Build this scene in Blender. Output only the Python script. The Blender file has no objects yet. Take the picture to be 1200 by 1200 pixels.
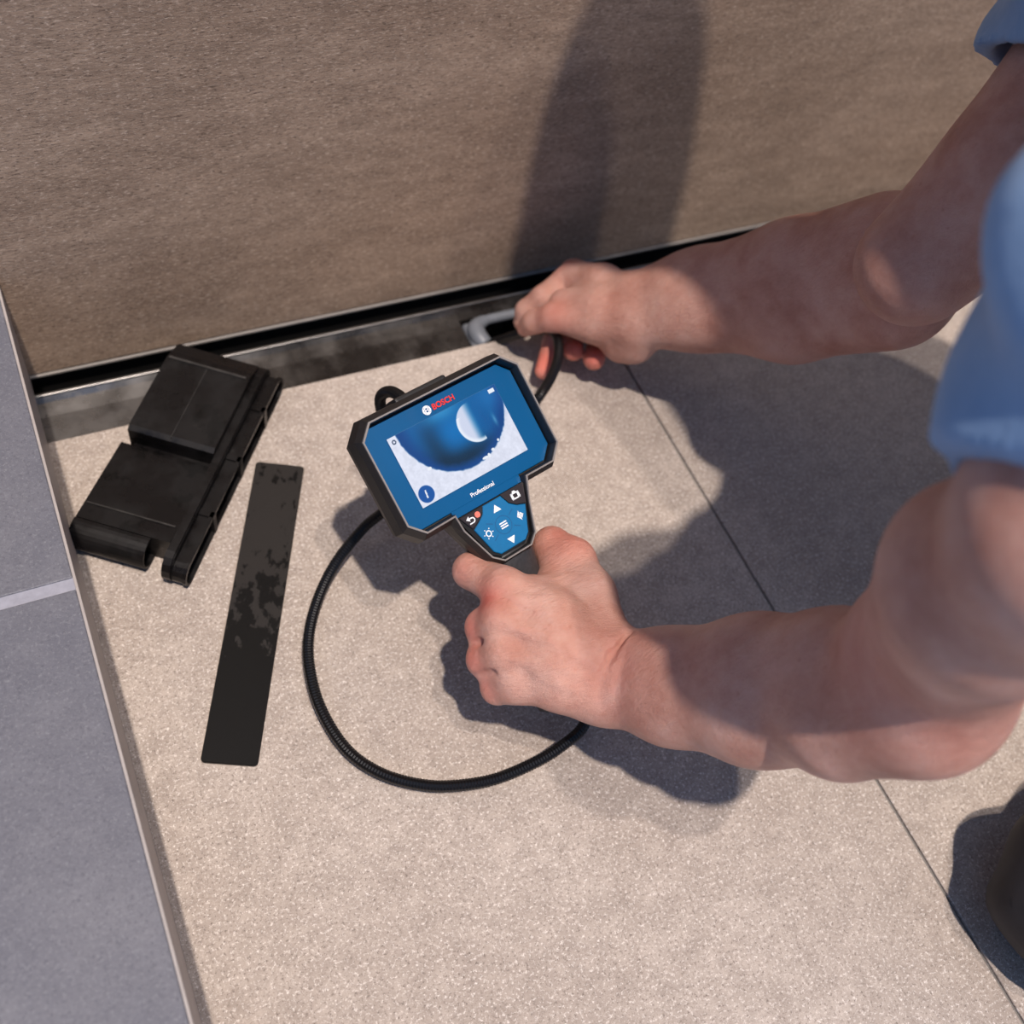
import bpy, bmesh, math, random
import numpy as np
from mathutils import Vector, Matrix, noise as mnoise
random.seed(7)
S = bpy.context.scene
COL = S.collection

# ------------------------------------------------------------------ camera
FPX = 1300.0; H = 0.765
XN = np.array([3527, 1010, -1300.]); XN /= np.linalg.norm(XN)
YN = np.array([-1124, 2251, -1300.]); YN -= XN * YN.dot(XN); YN /= np.linalg.norm(YN)
ZN = np.cross(XN, YN)
RC = np.array([XN, YN, ZN])                       # world = RC @ camera-frame
def ray(px, py): return RC @ np.array([px - 600, 600 - py, -FPX]) / FPX
def P(px, py, h=0.0):
    d = ray(px, py); return np.array([0, 0, H]) + d * ((h - H) / d[2])
cam_d = bpy.data.cameras.new('camera'); cam = bpy.data.objects.new('camera', cam_d); COL.objects.link(cam)
M4 = Matrix([list(RC[0]) + [0], list(RC[1]) + [0], list(RC[2]) + [H], [0, 0, 0, 1]])
cam.matrix_world = M4
cam_d.sensor_width = 36; cam_d.lens = FPX / 1200 * 36
cam_d.clip_start = 0.02; cam_d.clip_end = 50
cam_d.dof.use_dof = True; cam_d.dof.focus_distance = 0.735; cam_d.dof.aperture_fstop = 5.0
S.camera = cam

# ------------------------------------------------------------------ light
w = bpy.data.worlds.new('world'); S.world = w; w.use_nodes = True
w.node_tree.nodes['Background'].inputs[0].default_value = (0.34, 0.55, 1.0, 1)
w.node_tree.nodes['Background'].inputs[1].default_value = 0.50
def sun(name, tx, ty, energy, angle, col):
    l = bpy.data.lights.new(name, 'SUN'); l.energy = energy; l.angle = math.radians(angle); l.color = col
    o = bpy.data.objects.new(name, l); COL.objects.link(o)
    o.rotation_euler = Vector((tx, ty, -1)).to_track_quat('-Z', 'Y').to_euler(); o.location = (0.3, -0.4, 2.4)
sun('ceiling_spot_key', 0.05, 0.29, 3.25, 1.4, (1.0, 0.88, 0.79))
sun('ceiling_spot_second', -0.05, 0.24, 1.0, 1.2, (1.0, 0.88, 0.80))
S.view_settings.view_transform = 'Standard'; S.view_settings.look = 'None'
S.view_settings.gamma = 1; S.view_settings.use_curve_mapping = False
S.view_settings.exposure = 0.0

# ------------------------------------------------------------------ helpers
def lin(r, g, b):
    f = lambda c: (c / 255 / 12.92) if c / 255 < 0.04045 else ((c / 255 + 0.055) / 1.055) ** 2.4
    return (f(r), f(g), f(b), 1)
class NT:
    def __init__(s, name):
        s.m = bpy.data.materials.new(name); s.m.use_nodes = True; s.t = s.m.node_tree
        s.b = s.t.nodes['Principled BSDF']
    def n(s, typ, **kw):
        o = s.t.nodes.new(typ)
        for k, v in kw.items():
            if k.startswith('_'): setattr(o, k[1:], v)
            else: o.inputs[k].default_value = v
        return o
    def l(s, a, b): s.t.links.new(a, b)
    def coord(s):
        return s.n('ShaderNodeTexCoord').outputs['Object']
    def noise(s, scale, detail=4, rough=0.6, vec=None):
        o = s.n('ShaderNodeTexNoise', Scale=scale, Detail=detail, Roughness=rough)
        s.l(vec or s.coord(), o.inputs['Vector']); return o.outputs['Fac']
    def ramp(s, fac, stops):
        o = s.n('ShaderNodeValToRGB'); e = o.color_ramp.elements
        while len(e) < len(stops): e.new(0.5)
        for el, (p, c) in zip(e, stops): el.position = p; el.color = c if len(c) == 4 else (*c, 1)
        s.l(fac, o.inputs[0]); return o.outputs[0]
    def mix(s, fac, a, b, typ='MIX'):
        o = s.n('ShaderNodeMix', _data_type='RGBA', _blend_type=typ)
        for k, v in ((0, fac), (6, a), (7, b)):
            if hasattr(v, 'is_linked'): s.l(v, o.inputs[k])
            else: o.inputs[k].default_value = v
        return o.outputs[2]
    def bump(s, h, strength, dist=0.001):
        o = s.n('ShaderNodeBump', Strength=strength, Distance=dist); s.l(h, o.inputs['Height'])
        s.l(o.outputs[0], s.b.inputs['Normal']); return o
    def set(s, **kw):
        for k, v in kw.items():
            i = s.b.inputs[k.replace('_', ' ')]
            if hasattr(v, 'is_linked'): s.l(v, i)
            else: i.default_value = v
        return s
def plain(name, rgb, rough=0.5, metal=0.0, nscale=0, namt=0.0, coat=0.0):
    m = NT(name); m.set(Roughness=rough, Metallic=metal, Coat_Weight=coat)
    c = lin(*rgb)
    if nscale:
        a = tuple(v * (1 - namt) for v in c[:3]) + (1,); b = tuple(min(1, v * (1 + namt)) for v in c[:3]) + (1,)
        m.set(Base_Color=m.ramp(m.noise(nscale), [(0.3, a), (0.7, b)]))
        m.bump(m.noise(nscale * 8, 2), 0.12, 0.0004)
    else: m.set(Base_Color=c)
    return m.m
def tile_mat(name, lo, hi, fleck_d, fleck_l, rough=0.55, stretch=(1, 1, 1), big=5.0):
    m = NT(name); co = m.coord()
    mp = m.n('ShaderNodeMapping'); mp.inputs['Scale'].default_value = stretch; m.l(co, mp.inputs['Vector'])
    v = mp.outputs[0]
    base = m.ramp(m.noise(big, 6, 0.65, v), [(0.32, lin(*lo)), (0.68, lin(*hi))])
    mid = m.ramp(m.noise(60, 5, 0.75, v), [(0.35, (0.5,) * 3), (0.65, (0, 0, 0))])
    c0 = m.mix(mid, base, lin(*[(a * .6 + b_ * .4) for a, b_ in zip(fleck_d, lo)]))
    f1 = m.ramp(m.noise(430, 4, 0.85, v), [(0.36, (.85,) * 3), (0.47, (0, 0, 0))])
    c1 = m.mix(f1, c0, lin(*fleck_d))
    f2 = m.ramp(m.noise(390, 3, 0.85, v), [(0.54, (0, 0, 0)), (0.66, (0.75,) * 3)])
    c2 = m.mix(f2, c1, lin(*fleck_l))
    m.set(Base_Color=c2, Roughness=rough); m.b.inputs['Specular IOR Level'].default_value = 0.3
    m.bump(m.noise(350, 5, 0.8, v), 0.5, 0.0009)
    return m.m

def link(name, me, mat=None, parent=None, smooth=False):
    o = bpy.data.objects.new(name, me); COL.objects.link(o)
    if mat: me.materials.append(mat)
    if parent: o.parent = parent
    if smooth: me.polygons.foreach_set('use_smooth', [True] * len(me.polygons))
    return o
def from_bm(name, bm, mat, parent=None, smooth=False):
    me = bpy.data.meshes.new(name); bmesh.ops.recalc_face_normals(bm, faces=bm.faces)
    bm.to_mesh(me); bm.free(); return link(name, me, mat, parent, smooth)
def tag(o, label=None, cat=None, group=None, kind=None):
    if label: o['label'] = label
    if cat: o['category'] = cat
    if group: o['group'] = group
    if kind: o['kind'] = kind
    return o
def empty(name, loc=(0, 0, 0)):
    o = bpy.data.objects.new(name, None); COL.objects.link(o); o.location = loc; o.empty_display_size = 0.02; return o
def box_bm(x0, x1, y0, y1, z0, z1, bev=0.0, seg=2, bm=None):
    b = bm or bmesh.new()
    vs = [b.verts.new((x, y, z)) for x in (x0, x1) for y in (y0, y1) for z in (z0, z1)]
    fs = [b.faces.new([vs[i] for i in q]) for q in ((0, 1, 3, 2), (4, 6, 7, 5), (0, 4, 5, 1), (2, 3, 7, 6), (0, 2, 6, 4), (1, 5, 7, 3))]
    if bev:
        es = list({e for f in fs for e in f.edges})
        bmesh.ops.bevel(b, geom=es, offset=bev, segments=seg, affect='EDGES', profile=0.5)
    return b
def box(name, dims, mat, parent=None, bev=0.0, seg=2): return from_bm(name, box_bm(*dims, bev=bev, seg=seg), mat, parent)
def inset(pts, d):
    """offset a CCW polygon inward by d (metres)"""
    n = len(pts); out = []
    for i in range(n):
        p0 = np.array(pts[i - 1]); p1 = np.array(pts[i]); p2 = np.array(pts[(i + 1) % n])
        e1 = (p1 - p0) / np.linalg.norm(p1 - p0); e2 = (p2 - p1) / np.linalg.norm(p2 - p1)
        n1 = np.array([-e1[1], e1[0]]); n2 = np.array([-e2[1], e2[0]])
        m = n1 + n2; m /= max(1e-6, m.dot(m) / 2); out.append(tuple(p1 + m * d))
    return out
def loft(levels, bm=None, cap=True):
    """levels: list of (points, z); stitches equal-count loops"""
    b = bm or bmesh.new(); prev = None; first = None
    for pts, z in levels:
        loop = [b.verts.new((p[0], p[1], z)) for p in pts]
        if prev:
            n = len(loop)
            for i in range(n): b.faces.new((prev[i], prev[(i + 1) % n], loop[(i + 1) % n], loop[i]))
        else: first = loop
        prev = loop
    if cap: b.faces.new(first[::-1]); b.faces.new(prev)
    return b
def tube(path, rad, segs=12, closed_caps=True, bm=None, flat=None):
    b = bm or bmesh.new(); pts = [Vector(p) for p in path]; n = len(pts)
    up = Vector((0, 0, 1)); prev = None
    t0 = (pts[1] - pts[0]).normalized(); nrm = t0.orthogonal().normalized()
    for i, p in enumerate(pts):
        t = (pts[min(i + 1, n - 1)] - pts[max(i - 1, 0)]).normalized()
        nrm = (nrm - t * nrm.dot(t)).normalized(); bi = t.cross(nrm)
        r = rad[i] if hasattr(rad, '__len__') else rad
        loop = [b.verts.new(p + (nrm * math.cos(a) + bi * math.sin(a)) * r) for a in [2 * math.pi * k / segs for k in range(segs)]]
        if prev:
            for k in range(segs): b.faces.new((prev[k], prev[(k + 1) % segs], loop[(k + 1) % segs], loop[k]))
        elif closed_caps: b.faces.new(loop[::-1])
        prev = loop
    if closed_caps: b.faces.new(prev)
    return b
def spline(pts, step):
    """Catmull-Rom, resampled at even step"""
    p = [np.array(q, float) for q in pts]; p = [2 * p[0] - p[1]] + p + [2 * p[-1] - p[-2]]
    dense = []
    for i in range(1, len(p) - 2):
        for t in np.linspace(0, 1, 60, endpoint=False):
            a, b, c, d = p[i - 1:i + 3]
            dense.append(0.5 * ((2 * b) + (-a + c) * t + (2 * a - 5 * b + 4 * c - d) * t ** 2 + (-a + 3 * b - 3 * c + d) * t ** 3))
    dense.append(p[-2]); D = np.array(dense)
    s = np.concatenate([[0], np.cumsum(np.linalg.norm(np.diff(D, axis=0), axis=1))])
    q = np.arange(0, s[-1], step)
    return np.stack([np.interp(q, s, D[:, k]) for k in range(3)], 1)

# ------------------------------------------------------------------ materials
M_FLOOR = tile_mat('floor_stone', (170, 157, 146), (194, 182, 171), (104, 92, 84), (238, 230, 222))
M_WALL = tile_mat('wall_stone', (158, 134, 113), (192, 167, 144), (86, 70, 58), (222, 200, 178), stretch=(0.45, 1, 1.6), big=6)
M_CURB = tile_mat('curb_stone', (100, 101, 110), (118, 118, 124), (90, 90, 98), (130, 131, 136), rough=0.4, big=9)
M_GROUT = plain('grout', (122, 118, 114), 0.9, nscale=200, namt=0.15)
M_PROFILE = plain('edge_profile', (138, 132, 126), 0.45, nscale=60, namt=0.08)
M_STEEL = plain('brushed_steel', (150, 148, 146), 0.3, 1.0, nscale=50, namt=0.15)
M_DARK = plain('drain_black', (16, 15, 15), 0.6, nscale=40, namt=0.3)

# ------------------------------------------------------------------ setting
Y_T = 0.607; Y_W = 0.677; X_C = -0.0265; X_G = 0.480
floor = box('floor', (-0.6, 2.4, -2.0, Y_T - 0.001, -0.05, -0.0025), M_GROUT); tag(floor, kind='structure')
def tile(x0, x1, y0, y1, z0, z1, mat, par, bev=0.0009): return box('tile', (x0, x1, y0, y1, z0, z1), mat, par, bev)
g = 0.0012
for x0, x1 in ((-0.6, X_C - 0.1), (X_C - 0.1, X_G), (X_G, X_G + 0.6), (X_G + 0.6, X_G + 1.2), (X_G + 1.2, 2.4)):
    for y0, y1 in ((-0.593, Y_T), (-1.793, -0.593)):
        tile(x0 + g, x1 - g, y0 + g, y1 - (g if y1 < 0 else 0), -0.010, 0.0, M_FLOOR, floor)
wall = box('wall_back', (-0.6, 2.4, Y_W + 0.010, Y_W + 0.08, -0.05, 2.4), M_GROUT); tag(wall, kind='structure')
for x0, x1 in ((-0.6, -0.12), (-0.12, 1.08), (1.08, 2.28)):
    for z0, z1 in ((0.003, 0.603), (0.603, 1.203), (1.203, 1.803)):
        tile(x0 + g, x1 - g, Y_W, Y_W + 0.012, z0 + g, z1 - g, M_WALL, wall)
tag(box('trim_1', (X_C, 2.3, Y_W - 0.0015, Y_W + 0.014, 0.0006, 0.0032), M_PROFILE, bev=0.0006), kind='structure')
# low tiled curb at the left
HC = 0.118
curb = box('trim_2', (-0.55, X_C - 0.001, -1.2, Y_W - 0.001, 0.0, HC - 0.001), plain('pale_grout', (150, 150, 160), .7, nscale=200, namt=.1)); tag(curb, kind='structure')
YJ = P(44, 695, HC)[1]
for y0, y1 in ((YJ, Y_W - 0.001), (YJ - 0.6, YJ), (YJ - 1.2, YJ - 0.6)):
    tile(-0.55, X_C - 0.002, y0 + 0.0045, y1 - (0.0045 if y1 == YJ or y1 < 0 else 0), HC - 0.008, HC, M_CURB, curb)
box('edge_profile', (X_C - 0.002, X_C, -1.2, Y_W - 0.001, 0.0, HC + 0.0003), plain('curb_profile', (168, 160, 154), .5, nscale=60, namt=.08), curb, 0.0006)

# ------------------------------------------------------------------ linear drain
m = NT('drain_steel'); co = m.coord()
wet_shine = m.ramp(m.noise(24, 5, 0.65), [(0.40, lin(58, 55, 53)), (0.62, lin(96, 93, 90))])
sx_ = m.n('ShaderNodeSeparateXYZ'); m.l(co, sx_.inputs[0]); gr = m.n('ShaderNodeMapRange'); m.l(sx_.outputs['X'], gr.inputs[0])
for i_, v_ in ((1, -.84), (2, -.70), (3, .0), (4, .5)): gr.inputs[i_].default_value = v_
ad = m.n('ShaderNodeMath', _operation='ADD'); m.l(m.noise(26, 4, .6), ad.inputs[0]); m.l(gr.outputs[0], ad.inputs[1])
wet_shine = m.mix(m.ramp(ad.outputs[0], [(.45, (0, 0, 0)), (.85, (1, 1, 1))]), lin(128, 126, 124), wet_shine)  # left end lighter: the steel's reflected light mixed into the colour
m.set(Base_Color=wet_shine, Metallic=0.75, Roughness=m.ramp(m.noise(45, 3), [(0.35, (0.16,) * 3), (0.6, (0.42,) * 3)]))
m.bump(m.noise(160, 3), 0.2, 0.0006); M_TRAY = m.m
drain = tag(empty('shower_drain', (0.9, 0.64, -0.012)),
            'long dark steel linear shower drain running along the foot of the back wall', 'drain')
dx = drain.location
def dbox(name, d, mat, bev=0.0):
    return box(name, (d[0] - dx.x, d[1] - dx.x, d[2] - dx.y, d[3] - dx.y, d[4] - dx.z, d[5] - dx.z), mat, drain, bev)
# tray: section lofted along x, with an opening x 0.335..0.60
def tray_seg(x0, x1, bm, sect):
    pr = None
    for x in (x0, x1):
        lp = [bm.verts.new((x - dx.x, y - dx.y, z - dx.z)) for y, z in sect]
        if pr:
            for i in range(len(lp) - 1): bm.faces.new((pr[i], pr[i + 1], lp[i + 1], lp[i]))
        pr = lp
full = [(Y_T, -0.0005), (Y_T + 0.0015, -0.004), (Y_T + 0.003, -0.007), (0.640, -0.0085), (0.654, -0.007), (0.658, -0.003), (0.6605, -0.0022), (0.662, -0.006), (0.6625, -0.03)]
XO0, XO1 = 0.352, 0.56
bm = bmesh.new()
tray_seg(X_C - .012, XO0, bm, full); tray_seg(XO1, 2.3, bm, full)
tray_seg(XO0, XO1, bm, full[:3] + [(Y_T + 0.0035, -0.03)])
tray_seg(XO0, XO1, bm, [(0.645, -0.03), (0.646, -0.008)] + full[4:])
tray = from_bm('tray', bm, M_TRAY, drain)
tag(dbox('tray_lip', (X_C, 2.3, .6575, .6605, -.0035, -.0012), M_STEEL, .0006), 'bright steel lip along the back of the tray')
dbox('end_plate', (X_C - .014, X_C - .002, Y_T - .0005, Y_W + .0095, -.047, -.0003), M_DARK)
dbox('outlet_pit', (X_C - .012, 2.3, Y_T - 0.0005, Y_W + 0.0095, -0.049, -0.045), M_DARK)
dbox('recess_liner', (X_C - .012, 2.3, Y_W + 0.004, Y_W + 0.0098, -0.045, -0.001), M_DARK)
M_SEAL = plain('grey_rubber_seal', (118, 122, 128), 0.45, nscale=60, namt=0.12)
seal = [(XO0 + 0.012, Y_T + 0.004, -0.007), (XO0 + 0.009, Y_T + 0.012, -0.004), (XO0 + 0.010, Y_T + 0.022, -0.003), (XO0 + 0.018, 0.6345, -0.003),
        (XO0 + 0.032, 0.637, -0.004), (XO0 + 0.07, 0.6375, -0.005), (XO0 + 0.13, 0.6375, -0.006), (XO0 + 0.20, 0.6375, -0.007)]
sp = spline(seal, 0.002); sr = [0.0085 if i < 9 else max(0.0048, 0.0085 - (i - 9) * 0.0004) for i in range(len(sp))]
b = tube([(p[0] - dx.x, p[1] - dx.y, p[2] - dx.z) for p in sp], sr, 12)
b2 = box_bm(XO0 - 0.0 - dx.x, XO0 + 0.014 - dx.x, Y_T + 0.002 - dx.y, 0.640 - dx.y, -0.018 - dx.z, -0.005 - dx.z, 0.003, 2, bm=b)
tag(from_bm('outlet_seal', b, M_SEAL, drain, True), 'light grey rubber rim around the open outlet')

# ------------------------------------------------------------------ black plastic
def black_plastic(name, base=(9, 8, 8), rough=0.34, wet_shine=True):
    m = NT(name)
    spots = m.ramp(m.noise(38, 4, 0.7), [(0.56, (0, 0, 0)), (0.60, (1, 1, 1))])
    col = m.mix(spots, lin(*[int(c * 2.1) for c in base]), lin(*base)) if wet_shine else lin(*base)
    scr = m.ramp(m.noise(14, 8, 0.8), [(0.66, (0, 0, 0)), (0.72, (0.35, 0.35, 0.35))])
    m.set(Base_Color=m.mix(scr, col, lin(60, 57, 54)), Roughness=m.ramp(m.noise(30, 4), [(0.4, (rough * 0.7,) * 3), (0.6, (rough * 1.7,) * 3)]))
    m.b.inputs['Specular IOR Level'].default_value = .27; m.bump(m.noise(90, 4), 0.15, 0.0006); return m.m
M_BP = black_plastic('black_plastic')
# odour-trap insert, lying skewed over the tray; local u = length, v = leftwards
trap = tag(empty('drain_trap', (0.033, 0.451, 0)), 'black plastic drain trap insert of two stepped boxes with a side rail', 'drain insert')
trap.rotation_euler = (0, 0, math.atan2(0.797, 0.604))
M_MOULD = plain('scuffed_black_plastic', (50, 48, 46), .5, nscale=80, namt=.5)
def prof(name, uz, v0, v1, bev=0.0012, smooth=False, par=trap):
    b = bmesh.new(); a = [b.verts.new((u, v0, z)) for u, z in uz]; c = [b.verts.new((u, v1, z)) for u, z in uz]
    n = len(uz); b.faces.new(a[::-1]); b.faces.new(c)
    for i in range(n): b.faces.new((a[i], a[(i + 1) % n], c[(i + 1) % n], c[i]))
    if bev:
        es = [e for e in b.edges if e.is_manifold and e.calc_face_angle(0) > 0.6]
        bmesh.ops.bevel(b, geom=es, offset=bev, segments=2, affect='EDGES')
    return from_bm(name, b, M_MOULD if name == 'rib' else M_BP, par, smooth)
# lower box with sloping lid
lower = prof('lower_box', [(0.016, 0.001), (0.016, 0.0285), (0.094, 0.0235), (0.094, 0.001)], 0.004, 0.078)
# curled front roll (a hollow quarter shell)
roll = [(0.016 + 0.0, 0.0285)]
cx, cz, rr = 0.012, 0.0145, 0.0140
out = [(cx + rr * math.cos(a), cz + rr * math.sin(a)) for a in np.radians(np.linspace(75, 262, 16))]
inn = [(cx + (rr - 0.002) * math.cos(a), cz + (rr - 0.002) * math.sin(a)) for a in np.radians(np.linspace(262, 75, 16))]
prof('front_roll', out + [(0.016, 0.0006), (0.016, 0.0026)] + inn, 0.019, 0.0785, 0)
prof('roll_end', [(cx + (rr - 0.0018) * math.cos(a), cz + (rr - 0.0018) * math.sin(a)) for a in np.radians(np.linspace(75, 262, 12))] + [(0.016, 0.0026), (0.016, 0.027)], 0.0765, 0.078, 0)
upper = prof('upper_box', [(0.100, 0.004), (0.100, 0.034), (0.104, 0.0365), (0.178, 0.038), (0.186, 0.036), (0.200, 0.030), (0.200, 0.004)], 0.003, 0.074)
prof('rib', [(0.101, 0.0345), (0.102, 0.0372), (0.176, 0.0386), (0.177, 0.0345)], 0.0385, 0.0389, 0)
prof('rib', [(0.1765, 0.030), (0.1765, 0.0392), (0.1785, 0.0392), (0.1785, 0.030)], 0.006, 0.072, 0.0003)
prof('rib', [(0.030, 0.024), (0.030, 0.0288), (0.0312, 0.0287), (0.0312, 0.024)], 0.006, 0.076, 0.0)
prof('connector', [(0.09, 0.002), (0.09, 0.018), (0.104, 0.018), (0.104, 0.002)], 0.006, 0.070, 0.0008)
# side rail: stadium plate with a groove on its outer face
def stadium(u0, u1, z0, z1, n=9):
    r = (z1 - z0) / 2; zc = (z0 + z1) / 2
    return [(u1 - r + r * math.cos(a), zc + r * math.sin(a)) for a in np.linspace(-math.pi / 2, math.pi / 2, n)] + \
           [(u0 + r + r * math.cos(a), zc + r * math.sin(a)) for a in np.linspace(math.pi / 2, 3 * math.pi / 2, n)]
def rail_ring(name, so, si, v0, v1):
    b = bmesh.new(); L = []
    for pts, v in ((so, v0), (so, v1), (si, v1), (si, v0)): L.append([b.verts.new((u, v, z)) for u, z in pts])
    n = len(so)
    for k in range(4):
        A, B = L[k], L[(k + 1) % 4]
        for i in range(n): b.faces.new((A[i], A[(i + 1) % n], B[(i + 1) % n], B[i]))
    return from_bm(name, b, M_BP, trap)
so = stadium(-0.006, 0.207, 0.0005, 0.0305); si = stadium(-0.0035, 0.2045, 0.003, 0.028)
rail_ring('rail_rim', so, si, -0.0035, 0.003)
rail_ring('rail_flange', stadium(-.004, .205, .0005, .0215), stadium(-.002, .203, .0025, .0195), -.0145, -.0035)
si2 = stadium(-0.001, 0.202, 0.0055, 0.0255)
rail_ring('rail_lip', stadium(-.0052, .2062, .0003, .0235), stadium(-.003, .204, .0022, .0205), -.0155, -.0125)
prof('rail_plate', si, -0.004, 0.0, 0)
for u in (0.05, 0.106, 0.160):
    prof('clip', [(u, 0.001), (u, 0.0235), (u + 0.005, 0.0235), (u + 0.005, 0.001)], -0.0160, -0.004, 0.0005)
prof('screw_boss', [(0.186 + 0.0045 * math.cos(a), 0.0) if False else (0.180 + 0.004 * math.cos(a), 0.034 + 0.004 * math.sin(a)) for a in np.linspace(0, 2 * math.pi, 10, endpoint=False)], 0.0035, 0.0075, 0)

# cover strip
m = NT('black_strip_metal'); sx_ = m.n('ShaderNodeSeparateXYZ'); m.l(m.coord(), sx_.inputs[0])
gr = m.n('ShaderNodeMapRange'); m.l(sx_.outputs['X'], gr.inputs[0])
for i_, v_ in ((1, .04), (2, -.09), (3, 0.0), (4, .34)): gr.inputs[i_].default_value = v_
mpx = m.n('ShaderNodeMapping'); mpx.inputs['Scale'].default_value = (1, 1.5, 1); m.l(m.coord(), mpx.inputs['Vector'])
ad = m.n('ShaderNodeMath', _operation='ADD'); m.l(m.noise(75, 4, .6, mpx.outputs[0]), ad.inputs[0]); m.l(gr.outputs[0], ad.inputs[1])
wm = m.ramp(ad.outputs[0], [(.57, (0, 0, 0)), (.62, (1, 1, 1))])
sc_ = m.ramp(m.noise(240, 6, .85), [(.66, (0, 0, 0)), (.72, (.5,) * 3)])
m.set(Base_Color=m.mix(sc_, m.mix(wm, lin(36, 33, 31), lin(7, 7, 7)), lin(70, 66, 62)), Roughness=m.ramp(wm, [(0, (.5,) * 3), (1, (.3,) * 3)])); m.b.inputs['Specular IOR Level'].default_value = .3
M_STRIP = m.m
strip = tag(empty('drain_cover', (0.089, 0.411, 0)), 'long flat black drain cover strip with water marks lying on the beige floor', 'drain cover')
q = [P(300, 545), P(357, 547), P(303, 899), P(234, 895)]
cen = np.mean(q, axis=0); strip.location = (cen[0], cen[1], 0)
ang = math.atan2(*( ((q[0] + q[1]) - (q[2] + q[3]))[[1, 0]] )); strip.rotation_euler = (0, 0, ang)
Ls = np.linalg.norm((q[0] + q[1]) - (q[2] + q[3])) / 2; Ws = 0.0395
def rrect(hx, hy, r, n=5):
    o = []
    for cx_, cy_, a0 in ((hx - r, hy - r, 0), (-hx + r, hy - r, 90), (-hx + r, -hy + r, 180), (hx - r, -hy + r, 270)):
        for a in np.linspace(a0, a0 + 90, n): o.append((cx_ + r * math.cos(math.radians(a)), cy_ + r * math.sin(math.radians(a))))
    return o
rr_ = rrect(Ls / 2, Ws / 2, 0.003)
plate = from_bm('plate', loft([(inset(rr_, 0.0004), 0.0006), (rr_, 0.0009), (rr_, 0.0026), (inset(rr_, 0.0004), 0.003)]), M_STRIP, strip)
for s in (-1, 1): box('folded_edge', (-Ls / 2 + 0.004, Ls / 2 - 0.004, s * (Ws / 2 - 0.0012) - 0.0006, s * (Ws / 2 - 0.0012) + 0.0006, 0.0, 0.0012), M_STRIP, strip)

# ------------------------------------------------------------------ inspection camera
O = np.array([.2283, .392, .171]); E1 = np.array([.965, .263, -.010]); E1 /= np.linalg.norm(E1)
E2 = np.array([-.223, .838, .499]); E2 -= E1 * E2.dot(E1); E2 /= np.linalg.norm(E2); EN = np.cross(E1, E2)
dev = tag(empty('inspection_camera'), 'handheld inspection camera with blue front, lit screen and black gooseneck cable, gripped in one hand', 'inspection camera')
dev.matrix_world = Matrix([[E1[i], E2[i], EN[i], O[i]] for i in range(3)] + [[0, 0, 0, 1]])
def W2D(p): d = np.array(p) - O; return (float(d @ E1), float(d @ E2), float(d @ EN))
def D2W(a, b, c): return O + E1 * a + E2 * b + EN * c
M_RUB = plain('black_rubber', (30, 29, 30), 0.45, nscale=300, namt=0.25)
M_RUB2 = plain('grip_rubber', (52, 52, 54), 0.4, nscale=400, namt=0.25)
M_GAP = plain('gap_black', (8, 9, 12), 0.4)
M_LINE = plain('grey_rim', (132, 126, 122), 0.45)
M_BLUE = plain('blue_panel', (0, 82, 132), 0.3, nscale=6, namt=0.06, coat=0.2)
M_BLUE2 = plain('blue_keys', (0, 104, 156), 0.42, nscale=200, namt=0.05)
M_BLUE3 = plain('blue_keys_line', (0, 84, 134), 0.5)
M_BTN = plain('black_key', (40, 34, 38), 0.4)
M_WHITE = plain('white_print', (236, 240, 244), 0.5)
M_RED = plain('red_print', (222, 40, 34), 0.5)
M_SALMON = plain('red_dot_print', (232, 120, 104), 0.5)
mm = 0.001
def octo(hx, hy, c, hy2=None):
    hy2 = hy2 or hy
    return [(hx - c, -hy2), (hx, -hy2 + c), (hx, hy - c), (hx - c, hy), (-hx + c, hy), (-hx, hy - c), (-hx, -hy2 + c), (-hx + c, -hy2)]
def om(*a): return [(x * mm, y * mm) for x, y in octo(*a)]
CX = 0.6
def front(hx, hy, c, d, z, zn):
    nk = [(30.5, -hy), (25.6, -56), (18.6, -76.5), (11.5, -82.5), (-11.5, -82.5), (-18.6, -76.5), (-28.0, -52), (-30.5, -hy)]
    dr = [(1, .4), (1, .2), (.9, -.5), (.4, -1), (-.4, -1), (-.9, -.5), (-1, .2), (-1, .4)]
    nz = [z * .6 + zn * .4] + [zn] * 6 + [z * .6 + zn * .4]
    pts = [(hx, -hy + c, z), (hx, hy - c, z), (hx - c, hy, z), (-hx + c, hy, z), (-hx, hy - c, z), (-hx, -hy + c, z), (-hx + c, -hy, z)]
    pts += [(CX + x + a_ * d, (y + b_ * d) if 0 < i < 7 else y, q) for i, ((x, y), (a_, b_), q) in enumerate(zip(nk[::-1], dr[::-1], nz))]
    pts += [(hx - c, -hy, z)]
    return [(x * mm, y * mm, q * mm) for x, y, q in pts]
def loft3(levels, bm=None, cap=True):
    b = bm or bmesh.new(); prev = None; first = None
    for pts in levels:
        lp = [b.verts.new(p) for p in pts]
        if prev:
            for i in range(len(lp)): b.faces.new((prev[i], prev[(i + 1) % len(lp)], lp[(i + 1) % len(lp)], lp[i]))
        else: first = lp
        prev = lp
    if cap: b.faces.new(first[::-1]); b.faces.new(prev)
    return b
lv = [front(52, 34, 9, -4, -34, -30), front(59, 40, 10, -2, -31, -27), front(64.5, 43.5, 11, 1, -20, -20), front(67, 45, 11.5, 3.2, -10, -10),
      front(66.4, 44, 11, 3.0, 2, -3), front(64.6, 40.8, 10, .9, 8.5, 2.6), front(63.6, 39.8, 9.6, 0, 9.2, 3.0), front(62.8, 39.0, 9.4, -.8, 8.0, 2.4), front(62.4, 38.4, 9.2, -1.4, -2.2, -2.2)]
from_bm('housing', loft3(lv), M_RUB, dev)
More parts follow.
